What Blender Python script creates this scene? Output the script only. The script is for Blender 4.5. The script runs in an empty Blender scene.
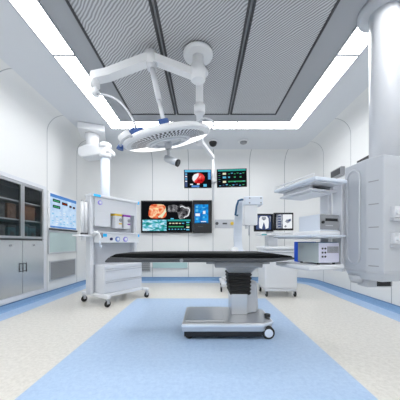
import bpy, bmesh, math, random
from mathutils import Vector, Matrix
random.seed(7)
PI = math.pi
SC = bpy.context.scene
COL = SC.collection
H = 2.78            # ceiling height
CAMZ = 0.83
F = 238.0           # focal length in pixels of the 400 px frame
def at(px, py, d):
    """a point of the room seen at pixel (px,py) when it stands d metres in front of the camera"""
    return Vector(((px-204)*d/F, d, CAMZ+(243-py)*d/F))

# ------------------------------------------------------------------ materials
def mat(name, col, rough=.5, metal=0., spec=.5, emit=None, es=1., coat=0., alpha=1., trans=0.):
    m = bpy.data.materials.new(name); m.use_nodes = True
    b = m.node_tree.nodes['Principled BSDF']
    b.inputs['Base Color'].default_value = (*col, 1)
    b.inputs['Roughness'].default_value = rough
    b.inputs['Metallic'].default_value = metal
    b.inputs['Specular IOR Level'].default_value = spec
    b.inputs['Coat Weight'].default_value = coat
    b.inputs['Transmission Weight'].default_value = trans
    b.inputs['Alpha'].default_value = alpha
    if emit:
        b.inputs['Emission Color'].default_value = (*emit, 1)
        b.inputs['Emission Strength'].default_value = es
    # a whisper of procedural surface variation
    nt = m.node_tree
    n = nt.nodes.new('ShaderNodeTexNoise'); n.inputs['Scale'].default_value = 14
    tc = nt.nodes.new('ShaderNodeTexCoord'); nt.links.new(tc.outputs['Object'], n.inputs['Vector'])
    mr = nt.nodes.new('ShaderNodeMapRange')
    mr.inputs['To Min'].default_value = max(0, rough-.03); mr.inputs['To Max'].default_value = min(1, rough+.03)
    nt.links.new(n.outputs['Fac'], mr.inputs['Value']); nt.links.new(mr.outputs['Result'], b.inputs['Roughness'])
    return m

def speckle(name, c1, c2, scale, rough, coat=0.):
    m = mat(name, c1, rough, coat=coat); nt = m.node_tree; b = nt.nodes['Principled BSDF']
    tc = nt.nodes.new('ShaderNodeTexCoord')
    n = nt.nodes.new('ShaderNodeTexNoise'); n.inputs['Scale'].default_value = scale; n.inputs['Detail'].default_value = 6
    n.inputs['Roughness'].default_value = .75
    r = nt.nodes.new('ShaderNodeValToRGB')
    r.color_ramp.elements[0].position = .36; r.color_ramp.elements[0].color = (*c2, 1)
    r.color_ramp.elements[1].position = .62; r.color_ramp.elements[1].color = (*c1, 1)
    nt.links.new(tc.outputs['Object'], n.inputs['Vector']); nt.links.new(n.outputs['Fac'], r.inputs['Fac'])
    nt.links.new(r.outputs['Color'], b.inputs['Base Color'])
    return m

def emis(name, col, s=1.):
    m = bpy.data.materials.new(name); m.use_nodes = True; nt = m.node_tree
    nt.nodes.remove(nt.nodes['Principled BSDF'])
    e = nt.nodes.new('ShaderNodeEmission'); e.inputs['Color'].default_value = (*col, 1); e.inputs['Strength'].default_value = s
    nt.links.new(e.outputs[0], nt.nodes['Material Output'].inputs['Surface'])
    return m

def emis_noise(name, stops, scale, s=1., detail=3., dist=0., seed=0., stretch=(1, 1, 1)):
    m = emis(name, (1, 1, 1), s); nt = m.node_tree
    e = [n for n in nt.nodes if n.type == 'EMISSION'][0]
    tc = nt.nodes.new('ShaderNodeTexCoord'); mp = nt.nodes.new('ShaderNodeMapping')
    mp.inputs['Location'].default_value = (seed, seed*.7, seed*.3); mp.inputs['Scale'].default_value = stretch
    n = nt.nodes.new('ShaderNodeTexNoise'); n.inputs['Scale'].default_value = scale
    n.inputs['Detail'].default_value = detail; n.inputs['Distortion'].default_value = dist
    r = nt.nodes.new('ShaderNodeValToRGB'); cr = r.color_ramp
    while len(cr.elements) < len(stops): cr.elements.new(.5)
    for el, (p, c) in zip(cr.elements, stops): el.position = p; el.color = (*c, 1)
    nt.links.new(tc.outputs['Object'], mp.inputs['Vector']); nt.links.new(mp.outputs[0], n.inputs['Vector'])
    nt.links.new(n.outputs['Fac'], r.inputs['Fac']); nt.links.new(r.outputs['Color'], e.inputs['Color'])
    return m

M = {}
M['wall'] = mat('wall_panel_white', (.80, .808, .805), .38)
M['seam'] = mat('wall_panel_joint', (.36, .38, .40), .6)
M['ceil'] = mat('ceiling_grey_white', (.70, .725, .76), .5)
M['floor'] = speckle('beige_terrazzo_vinyl', (.80, .775, .72), (.66, .635, .58), 34, .30, .15)
M['blue_floor'] = speckle('blue_vinyl', (.47, .62, .83), (.38, .53, .75), 34, .32, .1)
M['blue_base_shaded'] = speckle('blue_cove_vinyl_shaded', (.27, .43, .65), (.22, .37, .58), 40, .4)  # same vinyl as the floor border, darker colour paints in its weaker light
M['blue_edge'] = mat('dark_blue_edge', (.13, .25, .45), .5)
M['white'] = mat('white_enamel', (.82, .835, .855), .3)
M['bluewhite'] = mat('cool_white_plastic', (.72, .78, .87), .3)
M['offw'] = mat('pale_grey_enamel', (.70, .72, .76), .32)
M['colgrey'] = mat('column_grey_enamel', (.52, .545, .585), .35)
M['lgrey'] = mat('light_grey_enamel', (.52, .54, .58), .35)
M['grey'] = mat('mid_grey', (.30, .31, .33), .4)
M['dgrey'] = mat('dark_grey', (.058, .062, .07), .45)
M['black'] = mat('black_plastic', (.012, .012, .014), .4)
M['vinyl'] = mat('black_mattress_vinyl', (.008, .009, .010), .6, spec=.12)
M['rubber'] = mat('black_rubber', (.02, .02, .02), .7)
M['steel'] = mat('brushed_steel', (.62, .63, .65), .30, 1.)
M['door_steel'] = mat('satin_steel_door', (.66, .68, .70), .24, 1.)
M['chrome'] = mat('chrome', (.75, .76, .78), .15, 1.)
M['alu'] = mat('aluminium', (.66, .68, .71), .35, .8)
M['inner'] = mat('cabinet_interior', (.09, .095, .10), .5)
M['glass'] = mat('cabinet_glass', (.03, .04, .045), .04, alpha=.22)
M['shelfglass'] = mat('glass_shelf', (.55, .60, .62), .2)
M['brown'] = speckle('brown_carton', (.20, .11, .065), (.12, .065, .04), 30, .7)
M['teal_box'] = speckle('teal_carton', (.09, .20, .22), (.03, .07, .09), 26, .5)
M['grey_box'] = speckle('grey_carton', (.13, .13, .135), (.07, .07, .07), 20, .6)
M['tealglass'] = mat('pale_green_glass', (.50, .64, .64), .08, coat=.5)
M['tealstrip'] = mat('green_glass_strip', (.42, .60, .60), .1)
M['teal_label'] = mat('teal_label', (.12, .38, .42), .4)
M['jblue'] = mat('joint_blue', (.045, .11, .33), .35)
M['devblue'] = mat('device_blue', (.02, .12, .80), .35)
M['deepblue'] = mat('handle_blue', (.01, .09, .20), .4)
M['cyan'] = mat('cyan_tab', (.02, .50, .95), .4, emit=(.02, .5, .95), es=.25)
M['yellow'] = mat('yellow_cap', (.80, .55, .05), .4)
M['purple'] = mat('purple_cap', (.28, .02, .40), .4)
M['violet'] = mat('violet_ring', (.33, .28, .85), .4)
M['ringblue'] = mat('blue_ring', (.20, .33, .72), .4)
M['navy'] = mat('navy', (.01, .012, .12), .4)
M['lav'] = mat('lavender_panel', (.72, .72, .86), .35)
M['greenbody'] = mat('grey_green_case', (.42, .48, .50), .35)
M['gframe'] = mat('diffuser_surround_grey', (.37, .385, .41), .5)
M['dline'] = mat('diffuser_edge', (.045, .045, .05), .5)
M['strip'] = emis('luminous_panel', (.985, .99, 1.), 14.8)
M['lampglow'] = emis('lamp_lens_glow', (1., 1., 1.), 1.6)
M['lampsoft'] = mat('lamp_reflector', (.80, .82, .84), .25, emit=(1, 1, 1), es=.10)
M['bezel'] = mat('monitor_bezel', (.015, .016, .018), .3)
M['s_black'] = emis('screen_black', (.006, .007, .009), 1)
M['s_white'] = emis('screen_white', (.85, .88, .92), 1)
M['s_lblue'] = emis_noise('screen_pale_blue', [(.35, (.42, .60, .84)), (.55, (.55, .72, .92)), (.7, (.66, .80, .95))], 9, 1, 5, seed=2)
M['s_hdr'] = emis('screen_header_blue', (.10, .26, .62), 1)
M['s_blue'] = emis_noise('screen_blue', [(.4, (.01, .16, .52)), (.6, (.02, .33, .80))], 12, 1, 2)
M['s_cyan'] = emis('screen_cyan', (.12, .52, .78), 1)
M['s_teal'] = emis('screen_teal', (.03, .36, .33), 1)
M['s_green'] = emis('screen_green', (.05, .35, .16), 1)
M['s_cream'] = emis('screen_cream', (.80, .80, .58), 1)
M['s_led'] = emis('screen_red_led', (.25, .03, .01), 1)
M['s_navy'] = emis('screen_navy', (.06, .09, .20), 1)
M['s_grey'] = emis_noise('screen_scan', [(.38, (.09, .11, .15)), (.62, (.42, .45, .52))], 26, 1, 3, stretch=(1, 1, .6))
M['s_endo'] = emis_noise('screen_endoscopy', [(.30, (.30, .015, .01)), (.44, (.75, .10, .04)), (.54, (.88, .28, .12)), (.63, (.95, .62, .40)), (.72, (.95, .80, .35))], 6, 1, 3, 1.4, 3)
M['s_us'] = emis_noise('screen_ultrasound', [(.34, (.01, .01, .012)), (.50, (.10, .10, .11)), (.68, (.42, .42, .44))], 13, 1, 4, .6, 5)
M['s_land'] = emis_noise('screen_landscape', [(.32, (.01, .16, .14)), (.42, (.03, .32, .28)), (.50, (.10, .48, .62)), (.60, (.50, .75, .88)), (.70, (.80, .90, .96))], 8, 1, 4, .5, 9, (1, 1, 2))
M['s_retina'] = emis_noise('screen_retina', [(.36, (.28, .0, .01)), (.50, (.70, .02, .02)), (.60, (.80, .10, .10)), (.72, (.95, .70, .68))], 11, 1, 3, .8, 4)

def stripes(name, c1, c2, scale, wtype, dist, rough=.5, direction='DIAGONAL', metal=.2):
    m = mat(name, c1, rough, metal); nt = m.node_tree; b = nt.nodes['Principled BSDF']
    tc = nt.nodes.new('ShaderNodeTexCoord')
    w = nt.nodes.new('ShaderNodeTexWave'); w.wave_type = wtype
    if wtype == 'BANDS': w.bands_direction = direction
    w.inputs['Scale'].default_value = scale; w.inputs['Distortion'].default_value = dist
    w.inputs['Detail'].default_value = 1; w.inputs['Detail Scale'].default_value = .35
    r = nt.nodes.new('ShaderNodeValToRGB')
    r.color_ramp.elements[0].position = .3; r.color_ramp.elements[0].color = (*c2, 1)
    r.color_ramp.elements[1].position = .7; r.color_ramp.elements[1].color = (*c1, 1)
    nt.links.new(tc.outputs['Object'], w.inputs['Vector']); nt.links.new(w.outputs['Fac'], r.inputs['Fac'])
    nt.links.new(r.outputs['Color'], b.inputs['Base Color'])
    return m
M['perf'] = stripes('perforated_diffuser', (.62, .63, .65), (.30, .305, .315), 19, 'BANDS', 6.0, .45)
M['ventmesh'] = stripes('vent_mesh', (.40, .41, .42), (.12, .125, .13), 16, 'BANDS', 1.0, .5)

# ------------------------------------------------------------------ mesh builder
class MB:
    def __init__(self): self.bm = bmesh.new()
    def _merge(self, t, mi, smooth, rot, loc):
        me = bpy.data.meshes.new('tmp')
        for f in t.faces: f.material_index = mi; f.smooth = smooth
        t.to_mesh(me); t.free()
        if rot is not None: me.transform(rot)
        if loc is not None: me.transform(Matrix.Translation(loc))
        self.bm.from_mesh(me); bpy.data.meshes.remove(me)
        return self
    def box(self, c, s, bev=0., mi=0, rot=None, seg=2):
        t = bmesh.new(); bmesh.ops.create_cube(t, size=1)
        bmesh.ops.scale(t, vec=s, verts=t.verts)
        if bev: bmesh.ops.bevel(t, geom=t.edges[:], offset=bev, segments=seg, affect='EDGES', profile=.5)
        return self._merge(t, mi, False, rot, c)
    def bb(self, lo, hi, bev=0., mi=0):
        lo, hi = Vector(lo), Vector(hi)
        return self.box((lo+hi)/2, hi-lo, bev, mi)
    def cyl(self, a, b, r, r2=None, mi=0, seg=24, bev=0.):
        a, b = Vector(a), Vector(b); d = b-a
        t = bmesh.new(); bmesh.ops.create_cone(t, cap_ends=True, segments=seg, radius1=r, radius2=r if r2 is None else r2, depth=d.length)
        if bev: bmesh.ops.bevel(t, geom=[e for e in t.edges if len(e.link_faces) == 2 and min(len(f.verts) for f in e.link_faces) != max(len(f.verts) for f in e.link_faces)], offset=bev, segments=2, affect='EDGES')
        for f in t.faces: f.smooth = len(f.verts) == 4
        q = d.to_track_quat('Z', 'Y').to_matrix().to_4x4()
        sm = [f.smooth for f in t.faces]
        me = bpy.data.meshes.new('tmp')
        for f in t.faces: f.material_index = mi
        t.to_mesh(me); t.free(); me.transform(Matrix.Translation((a+b)/2) @ q)
        self.bm.from_mesh(me); bpy.data.meshes.remove(me); return self
    def tube(self, pts, r, mi=0, seg=10, closed=False):
        pts = [Vector(p) for p in pts]; n = len(pts); rings = []
        up = Vector((0, 0, 1)); prev = None
        for i, p in enumerate(pts):
            if closed: d = pts[(i+1) % n]-pts[i-1]
            else: d = pts[min(i+1, n-1)]-pts[max(i-1, 0)]
            d.normalize()
            if prev is None:
                u = d.cross(up) if abs(d.z) < .95 else d.cross(Vector((1, 0, 0)))
            else: u = prev-d*prev.dot(d)
            u.normalize(); prev = u; v = d.cross(u)
            rr = r[i] if isinstance(r, (list, tuple)) else r
            rings.append([self.bm.verts.new(p+(u*math.cos(2*PI*k/seg)+v*math.sin(2*PI*k/seg))*rr) for k in range(seg)])
        for i in range(n if closed else n-1):
            A, B = rings[i], rings[(i+1) % n]
            for k in range(seg):
                f = self.bm.faces.new((A[k], A[(k+1) % seg], B[(k+1) % seg], B[k])); f.material_index = mi; f.smooth = True
        if not closed:
            for R in (rings[0][::-1], rings[-1]):
                f = self.bm.faces.new(R); f.material_index = mi
        return self
    def strap(self, pts, side, w, th, mi=0):
        """rectangular bar along pts; side = width direction"""
        side = Vector(side).normalized(); pts = [Vector(p) for p in pts]; n = len(pts); rings = []
        for i, p in enumerate(pts):
            d = (pts[min(i+1, n-1)]-pts[max(i-1, 0)]).normalized(); nn = d.cross(side).normalized()
            rings.append([self.bm.verts.new(p+side*a*w/2+nn*b*th/2) for a, b in ((-1, -1), (1, -1), (1, 1), (-1, 1))])
        for i in range(n-1):
            for k in range(4):
                f = self.bm.faces.new((rings[i][k], rings[i][(k+1) % 4], rings[i+1][(k+1) % 4], rings[i+1][k])); f.material_index = mi
        for R in (rings[0][::-1], rings[-1]): self.bm.faces.new(R).material_index = mi
        return self
    def lathe(self, prof, c=(0, 0, 0), seg=48, mi=0, rot=None, cols=None):
        t = bmesh.new(); rings = []
        for r, z in prof:
            if r < 1e-6: rings.append([t.verts.new((0, 0, z))])
            else: rings.append([t.verts.new((r*math.cos(2*PI*k/seg), r*math.sin(2*PI*k/seg), z)) for k in range(seg)])
        for i in range(len(prof)-1):
            A, B = rings[i], rings[i+1]
            for k in range(seg):
                k2 = (k+1) % seg
                vs = [A[k], A[k2], B[k2], B[k]] if len(A) > 1 and len(B) > 1 else ([A[0], B[k2], B[k]] if len(A) == 1 else [A[k], A[k2], B[0]])
                f = t.faces.new(vs); f.smooth = True; f.material_index = mi if cols is None else cols(i, k)
        bmesh.ops.recalc_face_normals(t, faces=t.faces[:])
        me = bpy.data.meshes.new('tmp'); t.to_mesh(me); t.free()
        if rot is not None: me.transform(rot)
        me.transform(Matrix.Translation(c)); self.bm.from_mesh(me); bpy.data.meshes.remove(me); return self
    def prism(self, poly, z0, z1, mi=0, bev=0., scale_top=None, rot=None, loc=None):
        t = bmesh.new(); n = len(poly)
        cx = sum(p[0] for p in poly)/n; cy = sum(p[1] for p in poly)/n
        s = scale_top or 1
        A = [t.verts.new((p[0], p[1], z0)) for p in poly]
        B = [t.verts.new((cx+(p[0]-cx)*s, cy+(p[1]-cy)*s, z1)) for p in poly]
        t.faces.new(A[::-1]); t.faces.new(B)
        for k in range(n): t.faces.new((A[k], A[(k+1) % n], B[(k+1) % n], B[k]))
        bmesh.ops.recalc_face_normals(t, faces=t.faces[:])
        if bev: bmesh.ops.bevel(t, geom=t.edges[:], offset=bev, segments=3, affect='EDGES', profile=.5)
        return self._merge(t, mi, False, rot, loc)
    def poly(self, pts, mi=0):
        f = self.bm.faces.new([self.bm.verts.new(Vector(p)) for p in pts]); f.material_index = mi; return self
    def build(self, name, mats, parent=None, origin=None):
        if not isinstance(mats, (list, tuple)): mats = [mats]
        me = bpy.data.meshes.new(name); self.bm.to_mesh(me); self.bm.free()
        o = bpy.data.objects.new(name, me); COL.objects.link(o)
        for m in mats: me.materials.append(m)
        if parent is not None:
            o.parent = parent
            top = parent
            while top.parent: top = top.parent
            if top.get('_w'): me.transform(Matrix.Translation(-top.location))
        elif origin is not None:
            me.transform(Matrix.Translation(-Vector(origin))); o.location = origin
        return o
def tag(o, label=None, cat=None, group=None, kind=None):
    if label: o['label'] = label
    if cat: o['category'] = cat
    if group: o['group'] = group
    if kind: o['kind'] = kind
    return o
WORLD = []
def thing(name, label, cat, loc, rz=0., group=None, world=True):
    """Empty at a thing's base; world=True means its parts are given in room coordinates"""
    e = bpy.data.objects.new(name, None); COL.objects.link(e); e.empty_display_size = .1
    e.location = loc; e.rotation_euler = (0, 0, rz)
    if world: e['_w'] = 1; WORLD.append(e)
    return tag(e, label, cat, group)
def copy_tree(o, parent=None):
    c = o.copy(); COL.objects.link(c)
    if parent is not None: c.parent = parent
    for ch in list(o.children): copy_tree(ch, c)
    return c

# ------------------------------------------------------------------ the room
XL, XR, YB, YF, R, CV = -2.4, 2.3, 5.2, -1.6, .5, .25
def wall_path(inset=0.):
    """left wall -> rounded corner -> back -> rounded corner -> right, as (point, inward normal, wall, seam?)"""
    out = []
    SW = .011
    def line(a, b, n, wall, cuts, seams):
        L = (b-a).length; ts = {0., L}
        for c in cuts: ts.add(c)
        for s in seams: ts.add(s-SW/2); ts.add(s+SW/2)
        ts = sorted(ts)
        for i, t in enumerate(ts):
            seam = any(abs(t-(s-SW/2)) < 1e-6 for s in seams)
            out.append((a+(b-a)*t/L, n, wall, seam))
    def arc(c, a0, a1, wall, seams, n=12):
        ts = {i/n for i in range(n+1)}
        w = SW/(R*PI/2)
        for s in seams: ts.add(s-w/2); ts.add(s+w/2)
        for t in sorted(ts):
            a = a0+(a1-a0)*t; d = Vector((math.cos(a), math.sin(a)))
            out.append((c+d*R, -d, wall, any(abs(t-(s-w/2)) < 1e-6 for s in seams)))
    V = Vector
    line(V((XL, YF)), V((XL, YB-R)), V((1, 0)), 'wall_left', [y-YF for y in (2.70, 3.60)], [y-YF for y in (1.0, 1.85, 2.66, 3.64, 4.49)])
    arc(V((XL+R, YB-R)), PI, PI/2, 'wall_back', [.62])
    line(V((XL+R, YB)), V((XR-R, YB)), V((0, -1)), 'wall_back', [], [x-(XL+R) for x in (-1.124, -.338, .197, .993, 1.76)])
    arc(V((XR-R, YB-R)), PI/2, 0, 'wall_right', [])
    line(V((XR, YB-R)), V((XR, YF)), V((-1, 0)), 'wall_right', [], [YB-R-y for y in (4.58, 3.73, 2.92, 2.0, 1.1)])
    return out
PATH = wall_path()
PROF = [(0., 0.), (0., .12), (0., 1.66), (0., H-CV)] + [(CV*(1-math.cos(a)), H-CV+CV*math.sin(a)) for a in [PI/2*k/10 for k in range(1, 11)]]
for wall in ('wall_left', 'wall_back', 'wall_right'):
    b = MB(); idx = [i for i, p in enumerate(PATH) if p[2] == wall]
    i0, i1 = idx[0], idx[-1]
    if wall != 'wall_left': i0 -= 1
    cols = []
    for i in range(i0, i1+1):
        p, n = PATH[i][0], PATH[i][1]
        cols.append([b.bm.verts.new((p.x+n.x*o, p.y+n.y*o, z)) for o, z in PROF])
    for j in range(len(cols)-1):
        pa, pb = PATH[i0+j][0], PATH[i0+j+1][0]
        if (pa-pb).length < 1e-6: continue
        for k in range(len(PROF)-1):
            if wall == 'wall_left' and k == 1 and pa.y > 2.69 and pb.y < 3.61: continue   # opening for the built-in cabinet
            f = b.bm.faces.new((cols[j][k], cols[j+1][k], cols[j+1][k+1], cols[j][k+1]))
            f.material_index = 1 if PATH[i0+j][3] and PATH[i0+j][2] == PATH[i0+j+1][2] else 0
            f.smooth = True
    bmesh.ops.remove_doubles(b.bm, verts=b.bm.verts[:], dist=1e-5)
    tag(b.build(wall, [M['wall'], M['seam']]), kind='structure')
b = MB(); b.poly([(XL, YF, 0), (XL, YF, H), (XR, YF, H), (XR, YF, 0)])
tag(b.build('wall_front', M['wall']), kind='structure')
b = MB(); b.bb((XL-.7, YF-.1, -.12), (XR+.2, YB+.2, 0))
tag(b.build('floor', M['floor']), kind='structure')
b = MB(); b.bb((XL-.1, YF-.1, H), (XR+.1, YB+.1, H+.1))
tag(b.build('ceiling', M['ceil']), kind='structure')
# blue floor inlay under the table, blue floor border along the walls
b = MB(); b.bb((-1.0, .75, 0), (.92, 3.55, .003))
tag(b.build('trim_1', M['blue_floor']), kind='structure')
b = MB(); prev = None
for p, n, w, s in PATH:
    cur = [b.bm.verts.new((p.x+n.x*o, p.y+n.y*o, z)) for o, z in ((.0, .003), (.24, .003), (.24, .0))]
    if prev and (prev[0].co-cur[0].co).length > 1e-6:
        for k in range(2): b.bm.faces.new((prev[k], prev[k+1], cur[k+1], cur[k]))
    prev = cur
tag(b.build('trim_2', M['blue_floor']), kind='structure')
for side, wl in (('left', 'wall_left'), ('back', 'wall_back'), ('right', 'wall_right')):
    b = MB(); prev = None
    idx = [i for i, p in enumerate(PATH) if p[2] == wl]
    prof = [(.0, .088), (.014, .088), (.014, .080), (.012, .078), (.012, .03), (.018, .012), (.032, .003)]
    for i in range(max(0, idx[0]-1), idx[-1]+1):
        p, n = PATH[i][0], PATH[i][1]
        cur = [b.bm.verts.new((p.x+n.x*o, p.y+n.y*o, z)) for o, z in prof]
        if prev and (prev[0].co-cur[0].co).length > 1e-6:
            for k in range(len(prof)-1):
                f = b.bm.faces.new((prev[k], prev[k+1], cur[k+1], cur[k])); f.material_index = 1 if k < 3 else 0
        prev = cur
    tag(b.build('baseboard_'+side, [M['blue_base_shaded'], M['blue_edge']]), kind='structure')

# ------------------------------------------------------------------ ceiling: luminous frame, laminar flow grilles
X0, X1, XI0, XI1 = -1.56, 1.60, -1.32, 1.36
Y1, YI1, Y0, YI0 = 4.03, 3.78, -.43, -.18
def light_panel(x0, y0, x1, y1, label):
    t = thing('ceiling_light', label, 'ceiling light', ((x0+x1)/2, (y0+y1)/2, H-.022), 0, 'luminous ceiling panels around the air diffusers')
    b = MB(); g = .012
    b.bb((x0, y0, H-.022), (x1, y0+g, H)).bb((x0, y1-g, H-.022), (x1, y1, H)).bb((x0, y0+g, H-.022), (x0+g, y1-g, H)).bb((x1-g, y0+g, H-.022), (x1, y1-g, H))
    b.build('frame', M['gframe'], t)
    b = MB(); b.bb((x0+g, y0+g, H-.018), (x1-g, y1-g, H-.008)); b.build('diffuser', M['strip'], t)
for lab, xa, xb in (('left', X0, -.52), ('middle', -.52, .54), ('right', .54, X1)):
    light_panel(xa, YI1, xb, Y1, f'white luminous ceiling panel, {lab} one of the three along the far edge of the diffuser')
ys = [YI0, 1.15, 2.45, YI1]
for nm, xa, xb in (('left', X0, XI0), ('right', XI1, X1)):
    for k, w in ((2, 'far'), (1, 'near'), (0, 'nearest')):
        light_panel(xa, ys[k], xb, ys[k+1], f'long white luminous ceiling panel down the {nm} side of the diffuser, {w} one')
light_panel(X0, Y0, X1, YI0, 'white luminous ceiling panel closing the near end of the ceiling frame')
b = MB()
GX = [(-1.10, -.42), (-.40, .375), (.395, 1.08)]
GY = [(.05, 1.78), (1.81, 3.57)]
b.bb((XI0, YI0, H-.012), (XI1, YI1, H-.002))
tag(b.build('trim_3', M['gframe']), kind='structure')
for i, (xa, xb) in enumerate(GX):
    for j, (ya, yb) in enumerate(GY):
        side = ('left', 'middle', 'right')[i]; row = ('near row', 'far row')[j]
        t = thing('air_diffuser', f'grey perforated ceiling air diffuser panel, {side} one in the {row} inside the luminous frame', 'air vent', ((xa+xb)/2, (ya+yb)/2, H-.04), 0, 'laminar flow ceiling diffusers')
        z0, z1 = H-.030, H-.012; g = .022
        fb = MB(); fb.bb((xa, ya, z0), (xb, ya+g, z1)).bb((xa, yb-g, z0), (xb, yb, z1)).bb((xa, ya+g, z0), (xa+g, yb-g, z1)).bb((xb-g, ya+g, z0), (xb, yb-g, z1))
        fb.build('frame', M['dline'], t)
        pb = MB(); pb.bb((xa+g, ya+g, z0+.006), (xb-g, yb-g, z1)); pb.build('perforated_sheet', M['perf'], t)
# dome camera and smoke detector
t = thing('dome_camera', 'black dome security camera on the ceiling above the hanging monitors', 'camera', (.172, 4.55, H-.10))
b = MB(); b.cyl((.172, 4.55, H-.025), (.172, 4.55, H), .085, bev=.006); b.build('base', M['white'], t)
b = MB(); b.lathe([(.075, H-.025), (.073, H-.05), (.058, H-.085), (.03, H-.103), (0, H-.108)], (.172, 4.55, 0), 32); b.build('dome', M['black'], t)
t = thing('smoke_detector', 'small round grey and white smoke detector on the ceiling', 'smoke detector', (.755, 4.55, H-.05))
b = MB(); b.cyl((.755, 4.55, H-.02), (.755, 4.55, H), .10, bev=.006); b.build('base', M['white'], t)
b = MB(); b.lathe([(.07, H-.02), (.066, H-.04), (.04, H-.055), (0, H-.057)], (.755, 4.55, 0), 32); b.build('sensor', M['grey'], t)

# ------------------------------------------------------------------ left wall: built-in cabinet
cab = thing('medical_cabinet', 'built-in stainless steel cabinet with glass upper doors and steel lower doors', 'cabinet', (XL, 3.15, .12))
CX = XL+.012   # face plane
y0, y1, z0, z1 = 2.70, 3.60, .12, 1.66
b = MB()   # carcass: frame and niche
b.bb((XL-.42, y0, z0), (XL-.40, y1, z1), mi=1)
b.bb((XL-.42, y0, z0), (XL, y0+.02, z1), mi=1).bb((XL-.42, y1-.02, z0), (XL, y1, z1), mi=1)
b.bb((XL-.42, y0, z1-.02), (XL, y1, z1), mi=1).bb((XL-.42, y0, z0), (XL, y1, z0+.02), mi=1).bb((XL-.40, y0, .86), (XL-.01, y1, .885), mi=1)
b.build('body', [M['steel'], M['inner']], cab)
b = MB()
b.bb((XL-.02, y0-.01, z0-.02), (CX, y0+.045, z1+.02), .004).bb((XL-.02, y1-.05, z0-.02), (CX, y1+.01, z1+.02), .004)
b.bb((XL-.02, y0+.04, z1-.035), (CX, y1-.045, z1+.02), .004).bb((XL-.02, y0+.04, z0-.02), (CX, y1-.045, z0+.035), .004)
b.build('frame', M['offw'], cab)
ym = 3.14
for z in (1.14, 1.385):
    b = MB(); b.bb((XL-.39, y0+.03, z-.012), (XL-.045, y1-.03, z+.004)); tag(b.build('shelf', M['shelfglass'], cab))
for a, c, hy in ((y0+.047, ym-.003, ym-.03), (ym+.003, y1-.052, ym+.03)):
    d = MB()
    for lo, hi in (((a, .89), (a+.03, 1.62)), ((c-.03, .89), (c, 1.62)), ((a+.03, 1.59), (c-.03, 1.62)), ((a+.03, .89), (c-.03, .92))):
        d.bb((XL-.018, lo[0], lo[1]), (CX-.002, hi[0], hi[1]), .002)
    d = d.build('glass_door', M['steel'], cab)
    g = MB(); g.bb((XL-.010, a+.03, .92), (XL-.004, c-.03, 1.59)); g.build('pane', M['glass'], d)
    s = MB(); s.bb((XL-.018, a, .16), (CX-.002, c, .865), .003); s = s.build('door', M['door_steel'], cab)
    h = MB(); h.cyl((CX+.022, hy, .45), (CX+.022, hy, .57), .007).cyl((CX-.004, hy, .46), (CX+.022, hy, .46), .005).cyl((CX-.004, hy, .56), (CX+.022, hy, .56), .005)
    h.build('handle', M['dgrey'], s)
    l = MB(); l.cyl((CX-.003, (a+c)/2, .80), (CX+.008, (a+c)/2, .80), .014); l.build('lock', M['grey'], s)
# contents of the cabinet
def carton(ya, yb, za, zb, m, label, xa=XL-.30, grp=None, lid=M['dgrey']):
    b = MB(); b.bb((xa, ya, za), (XL-.06, yb, zb), .006)
    b.bb((xa-.003, ya-.003, zb-.03), (XL-.057, yb+.003, zb+.002), .003, 1)
    b.bb((XL-.06, ya+.3*(yb-ya), za+.04), (XL-.056, ya+.7*(yb-ya), za+.09), 0, 1)
    tag(b.build('storage_box', [m, lid], None, (XL-.18, (ya+yb)/2, za)), label, 'box', grp)
G = 'boxes in the glass cabinet'
carton(3.22, 3.46, 1.144, 1.335, M['brown'], 'brown carton on the middle shelf behind the right glass door', grp=G, lid=M['brown'])
carton(2.98, 3.115, 1.144, 1.335, M['brown'], 'brown carton on the middle shelf behind the left glass door', grp=G, lid=M['brown'])
carton(2.78, 2.94, 1.144, 1.33, M['grey_box'], 'grey carton at the left end of the middle cabinet shelf', grp=G)
carton(3.21, 3.34, .886, 1.09, M['teal_box'], 'teal carton just right of the mullion on the lowest glass cabinet level', grp=G)
carton(3.35, 3.48, .886, 1.07, M['teal_box'], 'teal carton at the right end of the lowest glass cabinet level', grp=G)
carton(2.99, 3.11, .886, 1.06, M['teal_box'], 'teal carton left of the mullion on the lowest glass cabinet level', grp=G)
carton(2.79, 2.95, .886, 1.05, M['grey_box'], 'grey carton at the left end of the lowest glass cabinet level', grp=G)

# left wall: information panel, glass viewer, return air vent
PX = XL
t = thing('control_panel', 'pale blue wall control screen with black readouts on the left wall', 'control panel', (PX, 4.05, 1.06))
ya, yb = 3.685, 4.43
b = MB(); b.bb((PX, ya-.035, 1.035), (PX+.018, yb+.035, 1.635), .004); b.build('housing', M['white'], t)
b = MB(); b.bb((PX+.018, ya, 1.075), (PX+.021, yb, 1.605)); scr = b.build('screen', M['s_lblue'], t)
for za, zb in ((1.555, 1.605), (1.075, 1.10)):
    b = MB(); b.bb((PX+.021, ya, za), (PX+.0225, yb, zb)); b.build('banner', M['s_hdr'], scr)
for (u, v, w, h) in ((.06, .43, .19, .045), (.06, .335, .19, .045), (.30, .415, .16, .045), (.52, .40, .07, .035), (.63, .395, .07, .035)):
    b = MB(); b.bb((PX+.021, ya+u, 1.075+v-.02), (PX+.023, ya+u+w, 1.075+v+h-.02)); b.bb((PX+.0232, ya+u+.015, 1.075+v-.01), (PX+.0236, ya+u+w-.02, 1.075+v+h-.035), mi=1 if u > .25 else 2)
    b.build('readout', [M['s_black'], M['s_led'], M['s_green']], scr)
for r in range(6):
    for c in range(7):
        if random.random() < .7:
            b = MB(); b.bb((PX+.021, ya+.04+c*.1, 1.14+r*.037), (PX+.0222, ya+.04+c*.1+random.uniform(.02, .07), 1.15+r*.037)); b.build('text_line', M[random.choice(('s_cyan', 's_white'))], scr)
b = MB(); b.bb((PX, ya-.03, 1.035), (PX+.03, yb+.03, 1.06)); b.build('ledge', M['dgrey'], t)
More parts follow.
